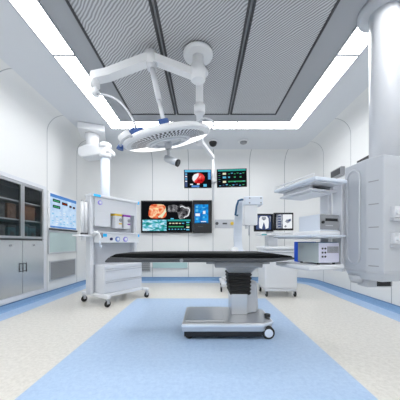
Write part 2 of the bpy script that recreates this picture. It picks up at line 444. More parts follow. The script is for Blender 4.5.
t = thing('film_viewer', 'pale green glass film viewer below the blue control screen', 'film viewer', (PX, 4.05, .68))
b = MB()
b.bb((PX, ya-.035, .66), (PX+.016, yb+.035, .685), .003).bb((PX, ya-.035, 1.0), (PX+.016, yb+.035, 1.033), .003).bb((PX, ya-.035, .685), (PX+.016, ya-.005, 1.0), .003).bb((PX, yb+.005, .685), (PX+.016, yb+.035, 1.0), .003)
b.build('frame', M['alu'], t)
b = MB(); b.bb((PX+.001, ya-.005, .685), (PX+.010, yb+.005, 1.0)); b.build('glass', M['tealglass'], t)
def grille(name, label, along, p0, p1, z0, z1, plane, n, parent_loc):
    t = thing(name, label, 'vent', parent_loc)
    def bx(b, a0, a1, q0, q1, d0, d1, mi=0):
        if along == 'y': b.bb((plane+d0, a0, q0), (plane+d1, a1, q1), 0, mi)
        else: b.bb((a0, plane-d1, q0), (a1, plane-d0, q1), 0, mi)
    b = MB(); g = .018
    bx(b, p0-g, p1+g, z0-g, z0, 0, .014); bx(b, p0-g, p1+g, z1, z1+g, 0, .014); bx(b, p0-g, p0, z0, z1, 0, .014); bx(b, p1, p1+g, z0, z1, 0, .014)
    b.build('frame', M['alu'], t)
    b = MB(); bx(b, p0, p1, z0, z1, .001, .004); b.build('mesh_screen', M['ventmesh'], t)
    b = MB()
    for k in range(n):
        z = z0+(z1-z0)*(k+.5)/n; bx(b, p0, p1, z-.003, z+.003, .004, .011)
    b.build('louvre', M['lgrey'], t)
grille('air_vent', 'dark grey louvred return air vent low on the left wall under the film viewer', 'y', 3.70, 4.41, .25, .53, PX, 11, (PX, 4.05, .25))

# ------------------------------------------------------------------ back wall: display, terminal, outlet strip, vent, rail
W = YB
def scr(b, px0, py0, px1, py1, y, mi=0, th=.002):
    a = at(px0, py1, YB); c = at(px1, py0, YB)
    b.bb((a.x, y-th, a.z), (c.x, y, c.z), 0, mi)
t = thing('wall_display', 'large black four-picture wall display on the back wall', 'display', (-.8, W, 1.06))
a = at(141.5, 233, YB); c = at(192.6, 201, YB)
b = MB(); b.bb((a.x, W-.055, a.z), (c.x, W, c.z), .006); b.build('bezel', M['bezel'], t)
b = MB(); scr(b, 142.6, 202.3, 191.6, 231.8, W-.055); S = b.build('screen', M['s_black'], t)
def blob(px, py, rx, ry, y, n=28, wob=.08, ph=0., sq=2.4):
    """an irregular rounded outline on a screen"""
    pts = []
    for k in range(n):
        a = 2*PI*k/n; cx, sx = math.cos(a), math.sin(a)
        r = (abs(cx)**sq+abs(sx)**sq)**(-1/sq)*(1+wob*math.sin(3*a+ph)+wob*.6*math.sin(5*a+2*ph))
        p = at(px+rx*r*cx, py+ry*r*sx, YB); pts.append((p.x, y, p.z))
    return pts
b = MB(); b.poly(blob(158, 211.8, 8.6, 7.0, W-.0585, sq=4, wob=.03)); b.poly([(at(x, y, YB).x, W-.0592, at(x, y, YB).z) for x, y in ((158.5, 216.5), (163, 214), (166, 208), (166.6, 212), (163, 217.5), (159, 218))], 1)
b.build('endoscopy_picture', [M['s_endo'], M['s_cream']], S)
b = MB(); b.poly(blob(174, 209, 6.2, 3.6, W-.0585, ph=1, wob=.09)); b.poly(blob(183.5, 212, 6.5, 6.6, W-.0589, ph=2.2, wob=.12))
b.tube([(p[0], W-.06, p[2]) for p in blob(184, 212.5, 5.2, 5.4, W-.06, ph=2.2, wob=.12)[18:28]+blob(184, 212.5, 5.2, 5.4, W-.06, ph=2.2, wob=.12)[0:8]], .011, 1, 6)
b.build('ultrasound_picture', [M['s_us'], M['s_white']], S)
b = MB(); scr(b, 143.2, 220, 167, 231, W-.057); b.build('landscape_picture', M['s_land'], S)  # teal landscape shown in the lower left quarter of the display
b = MB()
scr(b, 168, 219.8, 190.6, 221.4, W-.057, 0); scr(b, 169, 226.3, 184, 227.4, W-.057, 1)
for k in range(5): scr(b, 169.5+k*3.2, 223+random.random()*.8, 171.6+k*3.2, 224, W-.057, random.choice((2, 3)))
for k in range(4): scr(b, 186.5, 222+k*2.4, 189.5, 223.2+k*2.4, W-.057, (3, 1, 2, 3)[k])
for k in range(6): scr(b, 169+k*3, 229, 170.5+k*3, 229.8, W-.057, 3)
scr(b, 171, 218.4, 174, 219.6, W-.057, 3)
b.build('vital_sign_traces', [M['s_teal'], M['s_green'], M['s_cream'], M['s_cyan']], S)
t = thing('touch_terminal', 'black wall terminal with a bright blue touch screen right of the large display', 'control terminal', (.0, W, 1.06))
a = at(193, 233.2, YB); c = at(211.8, 201, YB)
b = MB(); b.bb((a.x, W-.10, a.z), (c.x, W, c.z), .008); b.build('housing', M['bezel'], t)
a = at(193, 233.2, YB-.1); c = at(211.8, 201, YB-.1)
b = MB(); scr(b, 194.8, 205.2, 208.2, 223.8, W-.10); S = b.build('screen', M['s_blue'], t)
for k, (px, py, w, h, mi) in enumerate(((196, 206.5, 2.2, 2.2, 0), (196, 210, 2.2, 2.2, 0), (195.6, 214, 4.4, 2.6, 1), (196, 218.4, 2.2, 2.2, 0), (202, 208, 3.2, .7, 0), (203, 211.5, 2.4, 3, 1), (203, 217, 1.6, 1.6, 0), (201, 221.6, 5, .8, 1), (195, 223, 13, .7, 2))):
    b = MB(); scr(b, px, py, px+w, py+h, W-.102, 0); b.build('icon', M[('s_cyan', 's_white', 's_black')[mi]], S)
b = MB(); scr(b, 198, 226.4, 203, 227.2, W-.10); b.build('logo_strip', M['dgrey'], t)
t = thing('outlet_panel', 'steel wall outlet strip with a yellow socket, right of the touch terminal', 'outlet panel', (.45, W, 1.15))
a = at(214.8, 228, YB); c = at(238, 219.6, YB)
b = MB(); b.bb((a.x, W-.014, a.z), (c.x, W, c.z), .004); b.build('plate', M['lgrey'], t)
def disc_on_back(px, py, r, y, l, name, m, t, px2=None):
    p = at(px, py, YB); b = MB(); b.cyl((p.x, y, p.z), (p.x, y-l, p.z), r, bev=.003); return b.build(name, m, t)
o = disc_on_back(216.9, 223.5, .034, W-.014, .02, 'knob', M['dgrey'], t); tag(o, 'dark grey knob')
o = disc_on_back(232, 223.5, .036, W-.014, .016, 'socket', M['yellow'], t); tag(o, 'yellow socket')
b = MB(); scr(b, 222.5, 222.8, 227, 224.4, W-.014, 0, .004); b.build('label_plate', M['dgrey'], t)
a = at(142, 271.2, YB); c = at(150, 262, YB)
grille('air_vent', 'small grey vent low on the back wall beside the green glass strip', 'x', a.x, c.x, a.z, c.z, W, 5, ((a.x+c.x)/2, W, a.z))
for px0, px1, lab in ((153, 187.4, 'left'), (238, 262, 'right')):
    a = at(px0, 268, YB); c = at(px1, 262.5, YB)
    t = thing('wall_rail', f'pale green glass rail strip low on the back wall, {lab} of the table column', 'wall rail', ((a.x+c.x)/2, W, a.z), 0, 'green glass rails low on the back wall')
    b = MB(); b.bb((a.x, W-.018, a.z), (c.x, W, c.z), .004); b.build('strip', M['tealstrip'], t)
    b = MB(); b.bb((a.x, W-.024, a.z-.012), (c.x, W, a.z), .002); b.build('channel', M['alu'], t)

# right wall: dark display and small grey loudspeaker
t = thing('wall_screen', 'dark screen high on the right wall behind the ceiling supply column', 'screen', (XR, 3.0, 1.72))
b = MB(); b.bb((XR-.03, 2.45, 1.72), (XR, 3.54, 2.045), .006); b.build('bezel', M['black'], t)
b = MB(); b.bb((XR-.032, 2.48, 1.75), (XR-.03, 3.51, 2.015)); b.build('glass', M['dgrey'], t)
t = thing('wall_speaker', 'small grey loudspeaker box on the right wall above the upper equipment shelf', 'loudspeaker', (XR, 4.05, 1.95))
b = MB(); b.bb((XR-.07, 3.88, 1.945), (XR, 4.20, 2.085), .008); b.build('case', M['grey'], t)
b = MB(); b.bb((XR-.074, 3.90, 1.965), (XR-.069, 4.18, 2.065), .002); b.build('grille', M['dgrey'], t)

# ------------------------------------------------------------------ operating table
tb = thing('operating_table', 'operating table with black mattress on a bellows column and steel base', 'operating table', (.2, 2.27, 0))
yA, yB_ = 2.15, 2.67
def side_profile(pts, ya, yb, mi=0, bev=0.):
    """outline in x,z extruded along y"""
    b = MB(); b.prism([(p[0], -p[1]) for p in pts], ya, yb, mi, bev, rot=Matrix.Rotation(-PI/2, 4, 'X')); return b
def zz(v): return v
mx0, mx1 = -.885, .845
top = [(-.80, .732), (-.55, .738), (.58, .738), (.68, .727), (.80, .712)]
bot = [(.805, .693), (.60, .693), (-.84, .693), (-.865, .700)]
o = side_profile(top+bot, yA, yB_, 0, .012).build('mattress', M['vinyl'], tb)
b = side_profile([(-.895, .665), (-.86, .700), (-.55, .694), (.60, .694), (.815, .700), (.815, .683), (.62, .658), (-.885, .655)], yA-.012, yB_+.012, 0, .006)
b.build('table_board', M['dgrey'], tb)
for y in (yA-.030, yB_+.030):
    b = MB(); b.bb((-.72, y-.006, .663), (.62, y+.006, .688), .002)
    for x in (-.5, 0., .45): b.bb((x-.015, min(y, (yA if y < 2.3 else yB_)), .668), (x+.015, max(y, (yA if y < 2.3 else yB_)), .683))
    b.build('side_rail', M['dgrey'], tb)
b = MB(); b.cyl((-.2, yA-.042, .675), (-.2, yA-.020, .675), .016); b.build('rail_clamp', M['grey'], tb)
b = MB(); b.bb((.10, 2.20, .60), (.545, 2.62, .657), .01).bb((.02, 2.24, .632), (.62, 2.58, .657), .004); b.build('support_frame', M['grey'], tb)
colx = .345
b = MB(); b.prism([(colx-.10, 2.28), (colx+.10, 2.28), (colx+.10, 2.54), (colx-.10, 2.54)], .535, .605, 0, .008, scale_top=1.55); b.build('column_head', M['alu'], tb)
# bellows: stacked pleats
b = MB(); n = 6; zt, zb = .545, .335
for k in range(n):
    z_a = zb+(zt-zb)*k/n; h = (zt-zb)/n; off = (k/n)
    wx = .092+.016*off; cx = colx-.006*off
    b.prism([(cx-wx, 2.27), (cx+wx, 2.27), (cx+wx, 2.55), (cx-wx, 2.55)], z_a, z_a+h*.55, 0, .004, scale_top=1.12)
    b.prism([(cx-wx*1.12, 2.253), (cx+wx*1.12, 2.253), (cx+wx*1.12, 2.567), (cx-wx*1.12, 2.567)], z_a+h*.55, z_a+h*.97, 0, .004, scale_top=.9)
b.build('bellows', M['rubber'], tb)
b = MB(); b.bb((colx-.085, 2.26, .15), (colx+.070, 2.56, .345), .006); b.build('column', M['steel'], tb)
b = MB(); b.prism([(colx+.06, 2.29), (colx+.17, 2.33), (colx+.21, 2.42), (colx+.20, 2.55), (colx+.06, 2.60)], .15, .44, 0, .015, scale_top=.75); b.build('column_cover', M['lgrey'], tb)
b = MB()
b.prism([(-.185, 2.02), (.50, 2.02), (.60, 2.10), (.60, 2.44), (.50, 2.54), (-.185, 2.54)], .075, .150, 0, .008)
b.bb((-.16, 2.06, .148), (.18, 2.50, .162), .004, 0)
o = b.build('base', M['steel'], tb)
b = MB(); b.prism([(-.19, 2.005), (.50, 2.005), (.615, 2.10), (.615, 2.44), (.50, 2.555), (-.19, 2.555)], .118, .140, 0, .006); b.build('base_trim', M['bluewhite'], tb)
b = MB(); b.bb((-.17, 2.035, .03), (.50, 2.525, .078)); b.build('base_underside', M['black'], tb)
for x, y in ((.555, 2.06), (.555, 2.50), (-.13, 2.08), (-.13, 2.48)):
    b = MB(); b.cyl((x, y-.022, .057), (x, y+.022, .057), .054 if x > 0 else .040, mi=0, bev=.006).cyl((x, y-.026, .057), (x, y+.026, .057), .036 if x > 0 else .02, mi=1)
    if x < 0: 
        for v in b.bm.verts: v.co.z -= .014
    b.build('castor', [M['rubber'], M['bluewhite']], tb)
b = MB(); b.cyl((.585, 2.20, .148), (.585, 2.20, .175), .028, bev=.004); b.build('brake_pedal', M['black'], tb)

# ------------------------------------------------------------------ castor helper (local coordinates)
def castor(parent, x, y, r=.035, m=None):
    b = MB(); b.cyl((x, y, 2*r), (x, y, 2*r+.03), .012).bb((x-.018, y-.020, r), (x+.018, y-.014, 2*r+.008)).bb((x-.018, y+.014, r), (x+.018, y+.020, 2*r+.008)).bb((x-.018, y-.02, 2*r+.0), (x+.018, y+.02, 2*r+.01))
    c = b.build('castor', m or M['lgrey'], parent)
    b = MB(); b.cyl((x, y-.012, r), (x, y+.012, r), r, bev=.005); b.build('wheel', M['rubber'], c)

# ------------------------------------------------------------------ anaesthesia workstation on the left
cart = thing('anaesthesia_machine', 'white wheeled anaesthesia machine with drawers and gas vaporizers, left of the table', 'anaesthesia machine', (-1.285, 3.5, 0), math.radians(56.5), world=False)
for x in (-.335, .335):
    for y in (-.27, .27): castor(cart, x, y, .042)
b = MB(); b.bb((-.365, -.30, .108), (-.305, .30, .15), .012).bb((.305, -.30, .108), (.365, .30, .15), .012).bb((-.31, -.20, .112), (.31, .24, .155), .006); b.build('base_frame', M['white'], cart)
b = MB(); b.bb((-.32, -.165, .155), (.32, .12, .53), .006); b.build('drawer_cabinet', M['offw'], cart)
for za, zb in ((.165, .315), (.322, .472), (.479, .526)):
    b = MB(); b.bb((-.315, -.183, za), (.315, -.164, zb), .004); d = b.build('drawer', M['offw'], cart)
    if zb-za > .1:
        b = MB(); b.bb((-.30, -.190, zb-.022), (.30, -.182, zb-.012)); b.build('pull', M['lgrey'], d)
for x in (-.375, .345):
    b = MB(); b.bb((x-.02 if x < 0 else x, .02, .14), (x+.03 if x < 0 else x+.05, .13, 1.47), .008); b.build('post', M['offw'], cart)
b = MB(); b.bb((-.36, .095, .53), (.36, .125, 1.46)); b.build('back_panel', M['lgrey'], cart)
b = MB(); b.bb((-.34, .0, 1.26), (.345, .096, 1.455), .006).bb((-.34, .0, 1.06), (-.10, .096, 1.262), .006); b.build('upper_housing', M['offw'], cart)
b = MB(); b.bb((-.40, -.02, 1.455), (.40, .15, 1.495), .01); tp = b.build('top_shelf', M['offw'], cart)
b = MB(); b.bb((-.37, -.023, 1.458), (-.27, -.018, 1.49)); b.build('cyan_tab', M['cyan'], tp)
b = MB(); b.bb((.385, -.023, 1.448), (.405, .0, 1.492)); b.build('cyan_tab', M['cyan'], tp)
b = MB(); b.bb((-.335, -.10, .835), (.335, .095, .965), .008); con = b.build('console', M['white'], cart)
b = MB(); b.bb((-.345, -.12, .962), (.345, .096, .98), .004); b.build('worktop', M['offw'], cart)
b = MB(); b.bb((-.33, -.105, .915), (-.23, -.099, .955)); b.build('cyan_tab', M['cyan'], con)
b = MB(); b.bb((.315, -.105, .925), (.338, -.095, .965)); b.build('cyan_tab', M['cyan'], con)
def ring_knob(x, y, z, r, ring, parent, solid=False):
    b = MB(); R90 = Matrix.Rotation(PI/2, 4, 'X')
    if solid: b.cyl((x, y, z), (x, y-.018, z), r, bev=.003, mi=0)
    else:
        b.cyl((x, y, z), (x, y-.010, z), r*1.0, mi=0).cyl((x, y-.010, z), (x, y-.02, z), r*.62, mi=1, bev=.003)
    b.build('knob', [ring, M['white']], parent)
ring_knob(-.165, -.10, .885, .020, M['navy'], con, True)
ring_knob(-.06, -.10, .885, .036, M['ringblue'], con)
ring_knob(.075, -.10, .885, .036, M['violet'], con)
ring_knob(-.27, .0, 1.385, .030, M['violet'], cart)
for x, m, col in ((.02, M['yellow'], 'yellow'), (.175, M['purple'], 'purple')):
    b = MB(); b.bb((x-.06, -.02, 1.045), (x+.06, .09, 1.235), .012); v = tag(b.build('vaporizer', M['offw'], cart), f'white vaporizer with a {col} top')
    b = MB(); b.bb((x-.062, -.024, 1.228), (x+.062, .09, 1.255), .006); b.build('cap', m, v)
    b = MB(); b.cyl((x+.03, -.02, 1.17), (x+.03, -.034, 1.17), .026, bev=.004); b.build('dial', M['grey'], v)
    b = MB(); b.bb((x+.005, -.023, 1.105), (x+.055, -.019, 1.125)); b.build('tag', m, v)
# side arm with absorber canisters and hose
b = MB(); b.bb((-.57, -.02, .915), (-.385, .15, .94), .008); b.cyl((-.47, .06, .86), (-.47, .06, .915), .03); b.build('side_tray', M['white'], cart)
for x in (-.475, -.425):
    b = MB(); b.cyl((x, .07, .965), (x, .07, 1.38), .021, bev=.006, mi=0).cyl((x, .07, .94), (x, .07, .966), .024, mi=1).cyl((x, .07, 1.38), (x, .07, 1.395), .017, mi=2)
    b.build('absorber_canister', [M['white'], M['dgrey'], M['lgrey']], cart)
b = MB(); b.tube([(-.40, -.03, .95), (-.40, -.09, .975), (-.37, -.13, .96), (-.35, -.14, .91), (-.36, -.14, .86)], .012).cyl((-.40, -.02, .93), (-.33, -.06, .985), .028, .018).cyl((-.33, -.13, .90), (-.33, -.13, .97), .02, mi=1); b.build('breathing_valve', [M['white'], M['grey']], cart)
b = MB(); b.tube([(-.36, -.14, .87), (-.365, -.15, .80), (-.35, -.15, .77), (-.335, -.14, .80)], .008); b.build('hose', M['bluewhite'], cart)

# ------------------------------------------------------------------ left ceiling pendant behind the machine
pen = thing('ceiling_pendant', 'white double-arm ceiling pendant with a round column behind the anaesthesia machine', 'ceiling pendant', (-1.85, 3.95, 1.1))
RZ = lambda a: Matrix.Rotation(math.radians(a), 4, 'Z')
b = MB(); b.box((-1.90, 4.05, H-.055), (.40, .40, .11), .012, rot=RZ(20)); b.build('ceiling_plate', M['white'], pen)
b = MB(); b.cyl((-1.90, 4.05, 2.40), (-1.90, 4.05, H-.10), .085, .115, bev=.0); b.build('neck', M['white'], pen)
b = MB(); b.prism([(-.18, -2.42), (-.05, -2.47), (.30, -2.44), (.36, -2.40), (.36, -2.33), (.26, -2.30), (.05, -2.28), (-.12, -2.26), (-.18, -2.30)], -.12, .12, 0, .02, rot=RZ(-6) @ Matrix.Rotation(-PI/2, 4, 'X'), loc=(-1.91, 4.06, 0)); b.build('arm', M['white'], pen)
b = MB(); b.cyl((-1.66, 4.0, 2.41), (-1.66, 4.0, 2.50), .115, .09, bev=.01).cyl((-1.66, 4.0, 2.25), (-1.66, 4.0, 2.34), .095); b.build('arm_joint', M['white'], pen)
b = MB(); b.cyl((-1.66, 4.0, 1.0), (-1.66, 4.0, 2.30), .076, seg=32); b.build('column', M['bluewhite'], pen)

# ------------------------------------------------------------------ surgical light
LC = Vector((-.322, 2.10, 1.752))
lamp = thing('surgical_light', 'large round white surgical light with perforated underside on a ceiling spring arm', 'surgical light', (-.08, 2.35, H-.03))
RL = Matrix.Rotation(math.radians(-12), 4, 'Y') @ Matrix.Rotation(math.radians(12.5), 4, 'X') @ Matrix.Scale(.94, 4)
def L(x, y, z): return LC + RL @ Vector((x, y, z))
b = MB(); b.lathe([(.0, .06), (.12, .06), (.27, .05), (.37, .032), (.405, .010), (.408, -.012), (.395, -.024), (.385, -.024)], LC, 64, 0, RL); b.build('housing', M['white'], lamp)
def slots(i, k):
    if i in (1, 3, 5) and math.sin(2*PI*(k+.5)/112) < .12: return 1 if (k+i//2) % 2 == 0 else 0
    return 2 if i < 6 and math.sin(2*PI*(k+.5)/112) >= .12 else 3
b = MB(); b.lathe([(.385, -.024), (.345, -.026), (.300, -.029), (.296, -.029), (.255, -.032), (.251, -.032), (.212, -.034), (.18, -.034)], LC, 112, 0, RL, slots); b.build('reflector', [M['white'], M['black'], M['lampglow'], M['lampsoft']], lamp)
b = MB(); b.lathe([(.18, -.034), (.175, -.046), (.155, -.050), (.125, -.046), (.11, -.036), (0, -.036)], LC, 64, 0, RL, lambda i, k: 1 if i in (0, 3) or (i == 2 and k % 8 < 3) else 0); b.build('inner_ring', [M['white'], M['lgrey']], lamp)
b = MB(); b.tube([L(.432*math.cos(a), .432*math.sin(a), .005) for a in [math.radians(140+k*5) for k in range(19)]], .009, 0, 8)
for a in (140, 230): b.cyl(L(.40*math.cos(math.radians(a)), .40*math.sin(math.radians(a)), .005), L(.432*math.cos(math.radians(a)), .432*math.sin(math.radians(a)), .005), .009)
b.build('grab_rail', M['lgrey'], lamp)
b = MB(); b.tube([L(.45*math.cos(a), .45*math.sin(a), .03) for a in [math.radians(-40+k*6) for k in range(24)]], .008, 0, 8)
for a in (-40, 98): b.cyl(L(.38*math.cos(math.radians(a)), .38*math.sin(math.radians(a)), .02), L(.45*math.cos(math.radians(a)), .45*math.sin(math.radians(a)), .03), .008)
b.build('grab_rail', M['lgrey'], lamp)
# left mount: motor head with blue covers
b = MB(); b.cyl(L(-.40, -.16, .02), L(-.30, -.14, .065), .042, .048, bev=.01).box(L(-.24, -.12, .08), (.12, .07, .05), .012, 1, rot=RL).cyl(L(-.32, -.14, .06), L(-.25, -.12, .095), .03, mi=1).cyl(L(-.445, -.06, -.02), L(-.425, -.05, .02), .030, .02, mi=1)
b.build('side_joint', [M['white'], M['jblue']], lamp)
b = MB(); b.box(L(.0, .0, .075), (.12, .11, .04), .012, 0, rot=RL).box(L(.0, .0, .125), (.095, .09, .085), .014, 0, rot=RL); b.build('top_joint', M['jblue'], lamp)
top_of_rod = Vector((-.515, 2.35, 2.57))
b = MB(); b.cyl(L(0, .0, .14), L(0, .0, .14).lerp(top_of_rod, .38), .019).cyl(L(0, .0, .14).lerp(top_of_rod, .36), top_of_rod, .026, .028).cyl(top_of_rod-Vector((0, 0, .03)), top_of_rod+Vector((0, 0, .05)), .045); b.build('support_rod', M['offw'], lamp)
# spring arm, hub
EA = Vector((-1.07, 2.35, 2.44))
b = MB()
AP = Vector((-.52, 2.35, 2.655))
b.strap([(-1.09, 2.35, 2.46), (-.95, 2.35, 2.49), AP], (0, 1, 0), .10, .075)
b.strap([AP, (-.06, 2.38, 2.50)], (0, 1, 0), .09, .07).cyl(AP-Vector((0, 0, .07)), AP+Vector((0, 0, .06)), .06, bev=.012)
b.build('spring_arm', M['white'], lamp)
b = MB(); b.cyl((-1.075, 2.35, 2.36), (-1.075, 2.35, 2.50), .045, bev=.008).cyl((-1.07, 2.35, 2.30), (-1.07, 2.35, 2.36), .028).cyl((-1.05, 2.35, 2.295), (-1.09, 2.35, 2.325), .036); b.build('elbow', M['white'], lamp)
def bez(p0, p1, p2, p3, n=20):
    return [Vector(p0)*(1-t)**3+Vector(p1)*3*t*(1-t)**2+Vector(p2)*3*t*t*(1-t)+Vector(p3)*t**3 for t in [i/n for i in range(n+1)]]
b = MB(); b.tube(bez((-1.06, 2.35, 2.30), (-.90, 2.30, 2.27), (-.70, 2.16, 2.12), L(-.24, -.12, .10)), .010); b.build('yoke', M['lgrey'], lamp)
b = MB(); b.cyl((-.06, 2.40, H-.075), (-.06, 2.40, H-.030), .15, bev=.012).cyl((-.06, 2.40, 2.46), (-.06, 2.40, H-.07), .055).cyl((-.06, 2.38, 2.45), (-.06, 2.38, 2.60), .075, bev=.01); b.build('ceiling_mount', M['white'], lamp)
# camera handle under the lamp
p0 = L(0, 0, -.036)
b = MB(); b.cyl(p0, p0-Vector((0, 0, .06)), .035, .028).cyl(p0-Vector((0, 0, .06)), p0-Vector((-.005, 0, .14)), .014); b.build('handle', M['lgrey'], lamp)
c0 = p0+Vector((-.015, -.03, -.15)); cd = Vector((.85, -.25, -.42)).normalized()
b = MB(); b.cyl(c0, c0+cd*.115, .031, bev=.005).cyl(c0-cd*.01, c0, .024); cam_ = b.build('camera', M['alu'], lamp)
b = MB(); b.cyl(c0+cd*.114, c0+cd*.128, .032, mi=0).cyl(c0+cd*.128, c0+cd*.130, .018, mi=1); b.build('lens', [M['black'], M['dgrey']], cam_)
b = MB(); b.cyl(p0-Vector((0, 0, .13)), c0+cd*.05, .014); b.build('bracket', M['lgrey'], cam_)

# ------------------------------------------------------------------ monitor suspension and the two hanging monitors
PXm, PYm = .160, 4.2
sus = thing('monitor_suspension_arm', 'thin white jointed ceiling arm and pole carrying the two hanging monitors', 'monitor arm', (-.05, 2.55, H-.03))
b = MB(); b.cyl((-.05, 2.66, H-.065), (-.05, 2.66, H-.030), .10, bev=.01).cyl((-.05, 2.66, 2.36), (-.05, 2.66, H-.06), .042).cyl((-.05, 2.66, 2.27), (-.05, 2.66, 2.38), .062, bev=.012); b.build('ceiling_mount', M['white'], sus)
b = MB(); b.strap([(-.05, 2.66, 2.32), (-.065, 3.47, 2.32)], (1, 0, 0), .075, .07); b.build('upper_arm', M['white'], sus)
b = MB(); b.cyl((-.065, 3.47, 2.26), (-.065, 3.47, 2.38), .055, bev=.01); b.build('elbow', M['white'], sus)
b = MB(); b.strap([(-.065, 3.47, 2.34), (PXm, PYm, 2.34)], (1, -.3, 0), .05, .055); b.build('lower_arm', M['white'], sus)
b = MB(); b.cyl((PXm, PYm, 1.57), (PXm, PYm, 2.38), .022); b.build('pole', M['white'], sus)
b = MB(); b.bb((PXm-.14, PYm-.02, 1.895), (PXm+.14, PYm+.02, 1.93), .004).cyl((PXm, PYm, 1.86), (PXm, PYm, 1.96), .034); b.build('crossbar', M['white'], sus)
def monitor(name, label, cat, loc, rz, w, h, group, th=.035, bez=.018, tilt=0.):
    """panel centred on x, bottom at local z=0, screen facing local -y"""
    t = thing(name, label, cat, loc, rz, group, world=False)
    t.rotation_euler = (tilt, 0, rz)
    b = MB(); b.bb((-w/2, -th/2, 0), (w/2, th/2, h), .005); b.bb((-.06, th/2, h/2-.06), (.06, th/2+.03, h/2+.06), .004)
    b.build('bezel', M['bezel'], t)
    b = MB(); b.bb((-w/2+bez, -th/2-.002, bez), (w/2-bez, -th/2+.001, h-bez)); s = b.build('screen', M['s_black'], t)
    return t, s, -th/2-.002
def rect(b, w, h, yy, u0, v0, u1, v1, mi, lay=1):
    y = yy-.0006*lay
    b.poly([(-w/2+u0*w, y, v0*h), (-w/2+u1*w, y, v0*h), (-w/2+u1*w, y, v1*h), (-w/2+u0*w, y, v1*h)], mi)
w, h = .478, .318
t, s, yy = monitor('monitor', 'hanging monitor with a red and white round picture, left of the pole', 'monitor', (PXm-.265, PYm-.06, 1.785), math.radians(2), w, h, 'monitors hanging from the ceiling pole', bez=.010)
t.rotation_euler.y = math.radians(-1)
b = MB(); rect(b, w, h, yy, .03, .86, .97, .97, 0); rect(b, w, h, yy, .03, .05, .12, .86, 1); rect(b, w, h, yy, .87, .45, .97, .86, 2)
for k in range(4): rect(b, w, h, yy, .05, .60-.13*k+.12, .11, .66-.13*k+.12, 3 if k % 2 else 0, 2)
rect(b, w, h, yy, .27, .03, .55, .14, 2); rect(b, w, h, yy, .70, .06, .82, .20, 0); rect(b, w, h, yy, .47, .17, .56, .24, 3); rect(b, w, h, yy, .22, .16, .32, .22, 3)
for k in range(3): rect(b, w, h, yy, .89, .5+.11*k, .95, .55+.11*k, 0, 2)
b.build('menu', [M['s_cyan'], M['s_navy'], M['s_hdr'], M['s_white']], s)
b = MB(); N = 28
pts = [(-w/2+w*(.525+.225*math.cos(2*PI*k/N)), yy-.0012, h*(.52+.29*math.sin(2*PI*k/N))) for k in range(N)]
b.poly(pts, 0)
b.poly([(-w/2+w*(.525+.225*math.cos(a)*(1 if abs(a-PI) < 1.1 else .6)), yy-.0018, h*(.52+.28*math.sin(a))) for a in [PI/2+PI*k/14 for k in range(15)]][:11]+[(-w/2+w*.46, yy-.0018, h*.50), (-w/2+w*.53, yy-.0018, h*.66)], 1)
b.build('round_picture', [M['s_retina'], M['s_white']], s)
b = MB(); b.cyl((0, -.018, -.006), (0, -.018, .003), .012); b.build('power_button', M['grey'], t)
t, s, yy = monitor('monitor', 'hanging monitor with green vital sign traces, right of the pole', 'monitor', (PXm+.325, PYm-.06, 1.80), math.radians(-3), .52, h, 'monitors hanging from the ceiling pole', bez=.010)
t.rotation_euler.y = math.radians(-1); w = .52
b = MB(); rect(b, w, h, yy, .04, .87, .96, .96, 0)
for k, v in enumerate((.68, .48, .24)):
    rect(b, w, h, yy, .20, v, .31, v+.10, (2, 3, 2)[k])
    for j in range(6): rect(b, w, h, yy, .38+j*.095, v+.02+.03*(j % 2), .44+j*.095, v+.05+.04*((j+k) % 2), (1, 3, 1)[(j+k) % 3])
rect(b, w, h, yy, .38, .27, .95, .33, 1)
for j in range(8): rect(b, w, h, yy, .08+j*.11, .07+.02*(j % 3), .14+j*.11, .10+.03*(j % 3), (3, 4, 3, 1)[j % 4])
for j in range(5): rect(b, w, h, yy, .06, .3+j*.11, .12, .33+j*.11, (4, 1)[j % 2])
b.build('vital_sign_traces', [M['s_teal'], M['s_green'], M['s_cream'], M['s_cyan'], M['s_navy']], s)
b = MB(); b.cyl((0, -.018, -.006), (0, -.018, .003), .012); b.build('power_button', M['grey'], t)

# ------------------------------------------------------------------ C-arm behind the table
ca = thing('c_arm', 'white mobile C-arm x-ray unit with a blue handle behind the operating table', 'x-ray machine', (.75, 4.15, 0))
ang = math.radians(86); dirx, diry = math.cos(ang), math.sin(ang)
cc = Vector((.685, 4.02, 1.00)); rr = .56
def C(a, r=rr): return cc+Vector((-dirx*math.cos(a)*r, diry*math.cos(a)*r, math.sin(a)*r))
angs = [math.radians(86-k*6) for k in range(30)]
b = MB(); b.strap([C(a) for a in angs], (diry, dirx, 0), .15, .06); arcm = b.build('arc', M['bluewhite'], ca)
b = MB(); b.strap([C(a, rr+.035) for a in angs[1:-1]], (diry, dirx, 0), .07, .018); b.build('arc_track', M['white'], arcm)
p = at(250, 226, 3.88)
b = MB(); b.bb((p.x-.11, 3.78, 1.115), (p.x+.10, 3.98, 1.435), .012); b.build('detector', M['white'], ca)
b = MB(); b.bb((p.x-.11, 3.76, 1.435), (p.x+.185, 4.02, 1.57), .014); hd = b.build('detector_head', M['bluewhite'], ca)
b = MB()
for x in (p.x-.03, p.x+.15):
    for z in (1.465, 1.54): b.cyl((x, 3.757, z), (x, 3.765, z), .012)
b.build('screws', M['grey'], hd)
q = [at(241.5, 199.6, 3.80), at(238.4, 200.6, 3.80), at(236.6, 206, 3.80), at(235.4, 215, 3.80), at(238, 215.4, 3.80)]
q = [q[0]+Vector((.03, 0, 0))]+q[0:5]
b = MB(); b.tube(q, .017, 0, 8); b.build('handle', M['deepblue'], ca)
b = MB(); b.bb((p.x-.09, 3.80, 1.06), (p.x-.05, 3.84, 1.12), .004).cyl((p.x-.02, 3.85, .95), (p.x-.02, 3.85, 1.12), .012); b.build('sensor_foot', M['lgrey'], ca)
